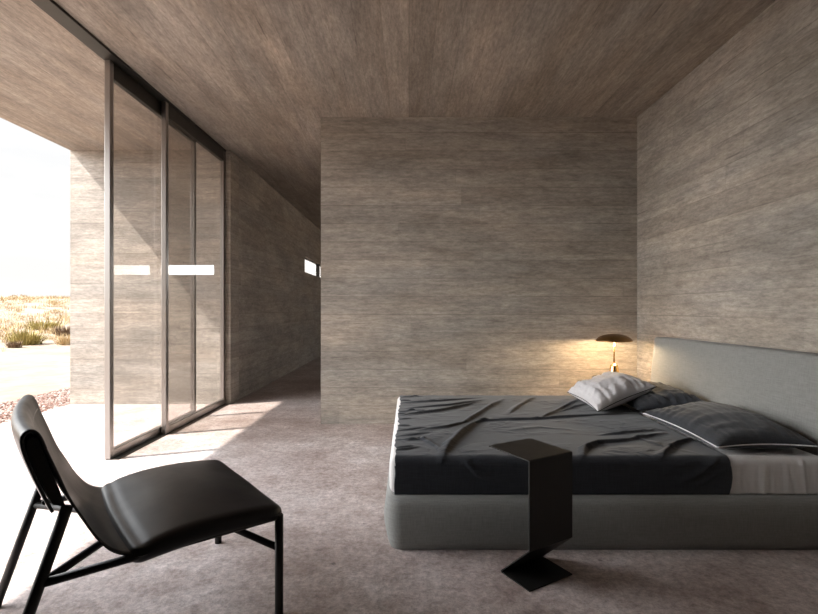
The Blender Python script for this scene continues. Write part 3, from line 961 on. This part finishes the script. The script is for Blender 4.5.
def smooth_path(pts, n):
    """Catmull-Rom through 2-D points"""
    out_ = []
    P = [Vector(p) for p in pts]; P = [P[0]*2 - P[1]] + P + [P[-1]*2 - P[-2]]
    for i in range(1, len(P)-2):
        for k in range(n):
            t = k/n
            a, b, c, d = P[i-1], P[i], P[i+1], P[i+2]
            out_.append(.5*((2*b) + (c - a)*t + (2*a - 5*b + 4*c - d)*t*t + (3*b - a - 3*c + d)*t**3))
    out_.append(P[-2]); return out_
def strip(path, w0, w1, nw=24, bow=None):
    bm = bmesh.new(); g = []
    for i, p in enumerate(path):
        row = []
        for k in range(nw+1):
            t = k/nw
            q = cp(p.x, p.y, w0 + (w1 - w0)*t)
            if bow: q = q + bow(i/(len(path)-1), t)
            row.append(bm.verts.new(q))
        g.append(row)
    for i in range(len(path)-1):
        for k in range(nw): bm.faces.new((g[i][k], g[i][k+1], g[i+1][k+1], g[i+1][k]))
    return bm
front = smooth_path([(.40, .392), (.47, .394), (.52, .402), (.565, .430), (.605, .483), (.640, .55), (.674, .620), (.703, .700), (.730, .775), (.746, .822)], 6)
def dish(a, t):
    return dv*(.026*math.sin(PI*t)**.8*max(0, min(1, (a - .25)/.5))) + Vector((0, 0, -.010*math.sin(PI*t)))*math.sin(PI*a)
o = obj('shell', strip(front, -.004, CW + .004, 30, dish), M['leather'], ch, True)
md = o.modifiers.new('s', 'SOLIDIFY'); md.thickness = .007; md.offset = 0
# hood: rolled top and rear leather panel
hood = smooth_path([(.733, .785), (.745, .820), (.757, .838), (.774, .840), (.786, .825), (.785, .795), (.772, .745), (.744, .665), (.716, .592)], 6)
o = obj('back_panel', strip(hood, -.006, CW + .006, 30, lambda a, t: dv*(.026*math.sin(PI*t)**.8)), M['leather'], ch, True)
md = o.modifiers.new('s', 'SOLIDIFY'); md.thickness = .008; md.offset = 0
# dark panel filling the open hollow of the hood
sec = [(.684, .598), (.700, .655), (.722, .720), (.742, .785), (.752, .815), (.764, .824), (.775, .815), (.777, .790), (.764, .745), (.738, .670), (.716, .612)]
bm = bmesh.new(); rings = []
for k in range(21):
    t = k/20
    q = dv*(.026*math.sin(PI*t)**.8)
    rings.append([bm.verts.new(cp(s_, z_, .003 + (CW - .006)*t) + q) for s_, z_ in sec])
for A, B in zip(rings, rings[1:]):
    for i in range(len(sec)): bm.faces.new((A[i], B[i], B[(i+1) % len(sec)], A[(i+1) % len(sec)]))
bm.faces.new(rings[0]); bm.faces.new(rings[-1][::-1])
bmesh.ops.recalc_face_normals(bm, faces=bm.faces)
obj('hood_filler', bm, M['black_metal'], ch)
bm = bmesh.new(); lathe(bm, [(0, -.002), (.008, -.002), (.008, .001), (.005, .004), (0, .005)], 16)
for wd in (.035, CW - .035):
    b2 = bmesh.new(); lathe(b2, [(0, -.002), (.008, -.002), (.008, .001), (.005, .004), (0, .005)], 16)
    q = (dv*1.0 + Vector((0, 0, -.35))).normalized()
    b2.transform(Matrix.Translation(cp(.737, .613, wd)) @ q.to_track_quat('Z', 'Y').to_matrix().to_4x4())
    obj('stud', b2, M['black_metal'], ch, True)
bm.free()
# seat cushion
def cushion():
    n, m_ = 64, 64
    bm = bmesh.new(); T, B = [], []
    def prof(s):   # centre-line of cushion
        return .402 - .012*(s/.5) + .012*math.sin(PI*min(1, s/.5))
    for i in range(n+1):
        tr, br = [], []
        for j in range(m_+1):
            u = .5 - .5*math.cos(PI*i/n); v = .5 - .5*math.cos(PI*j/m_)
            Ls, Lw, rho = .532, CW + .042, .036
            de = min(u, 1-u)*Ls; dw = min(v, 1-v)*Lw
            k_ = math.hypot(max(0, 1 - de/rho), max(0, 1 - dw/rho))
            e = math.sqrt(max(0, 1 - min(1, k_)**2))
            s = -.018 + .532*u
            # rear edge pulled in by the crease
            s -= .018*math.sin(PI*v)*(-(u**4))
            s += .020*max(0, 1 - dw/.05)**2*(1 - 2*u)*1.0
            wd = -.021 + (CW + .042)*v
            c = prof(max(0, s))
            crown = .016*math.sin(PI*v)*math.sin(PI*min(1, u*1.1))
            tr_z = c + (.024 + .026*math.sin(PI*min(1, u*.95 + .05))**.8*(.4 + .6*u))*e + crown*e + noise.noise(Vector((u*3, v*3, 0)))*.004*e
            crease = .006*math.exp(-((u - .93)/.03)**2)*e
            bz = c - .034*e
            rim = i in (0, n) or j in (0, m_)
            a = bm.verts.new(cp(s, tr_z - crease, wd)); tr.append(a)
            br.append(a if rim else bm.verts.new(cp(s, bz, wd)))
        T.append(tr); B.append(br)
    for i in range(n):
        for j in range(m_):
            bm.faces.new((T[i][j], T[i+1][j], T[i+1][j+1], T[i][j+1]))
            try: bm.faces.new((B[i][j], B[i][j+1], B[i+1][j+1], B[i+1][j]))
            except ValueError: pass
    bmesh.ops.recalc_face_normals(bm, faces=bm.faces)
    return bm
cu = obj('seat_cushion', cushion(), M['leather'], ch, True)
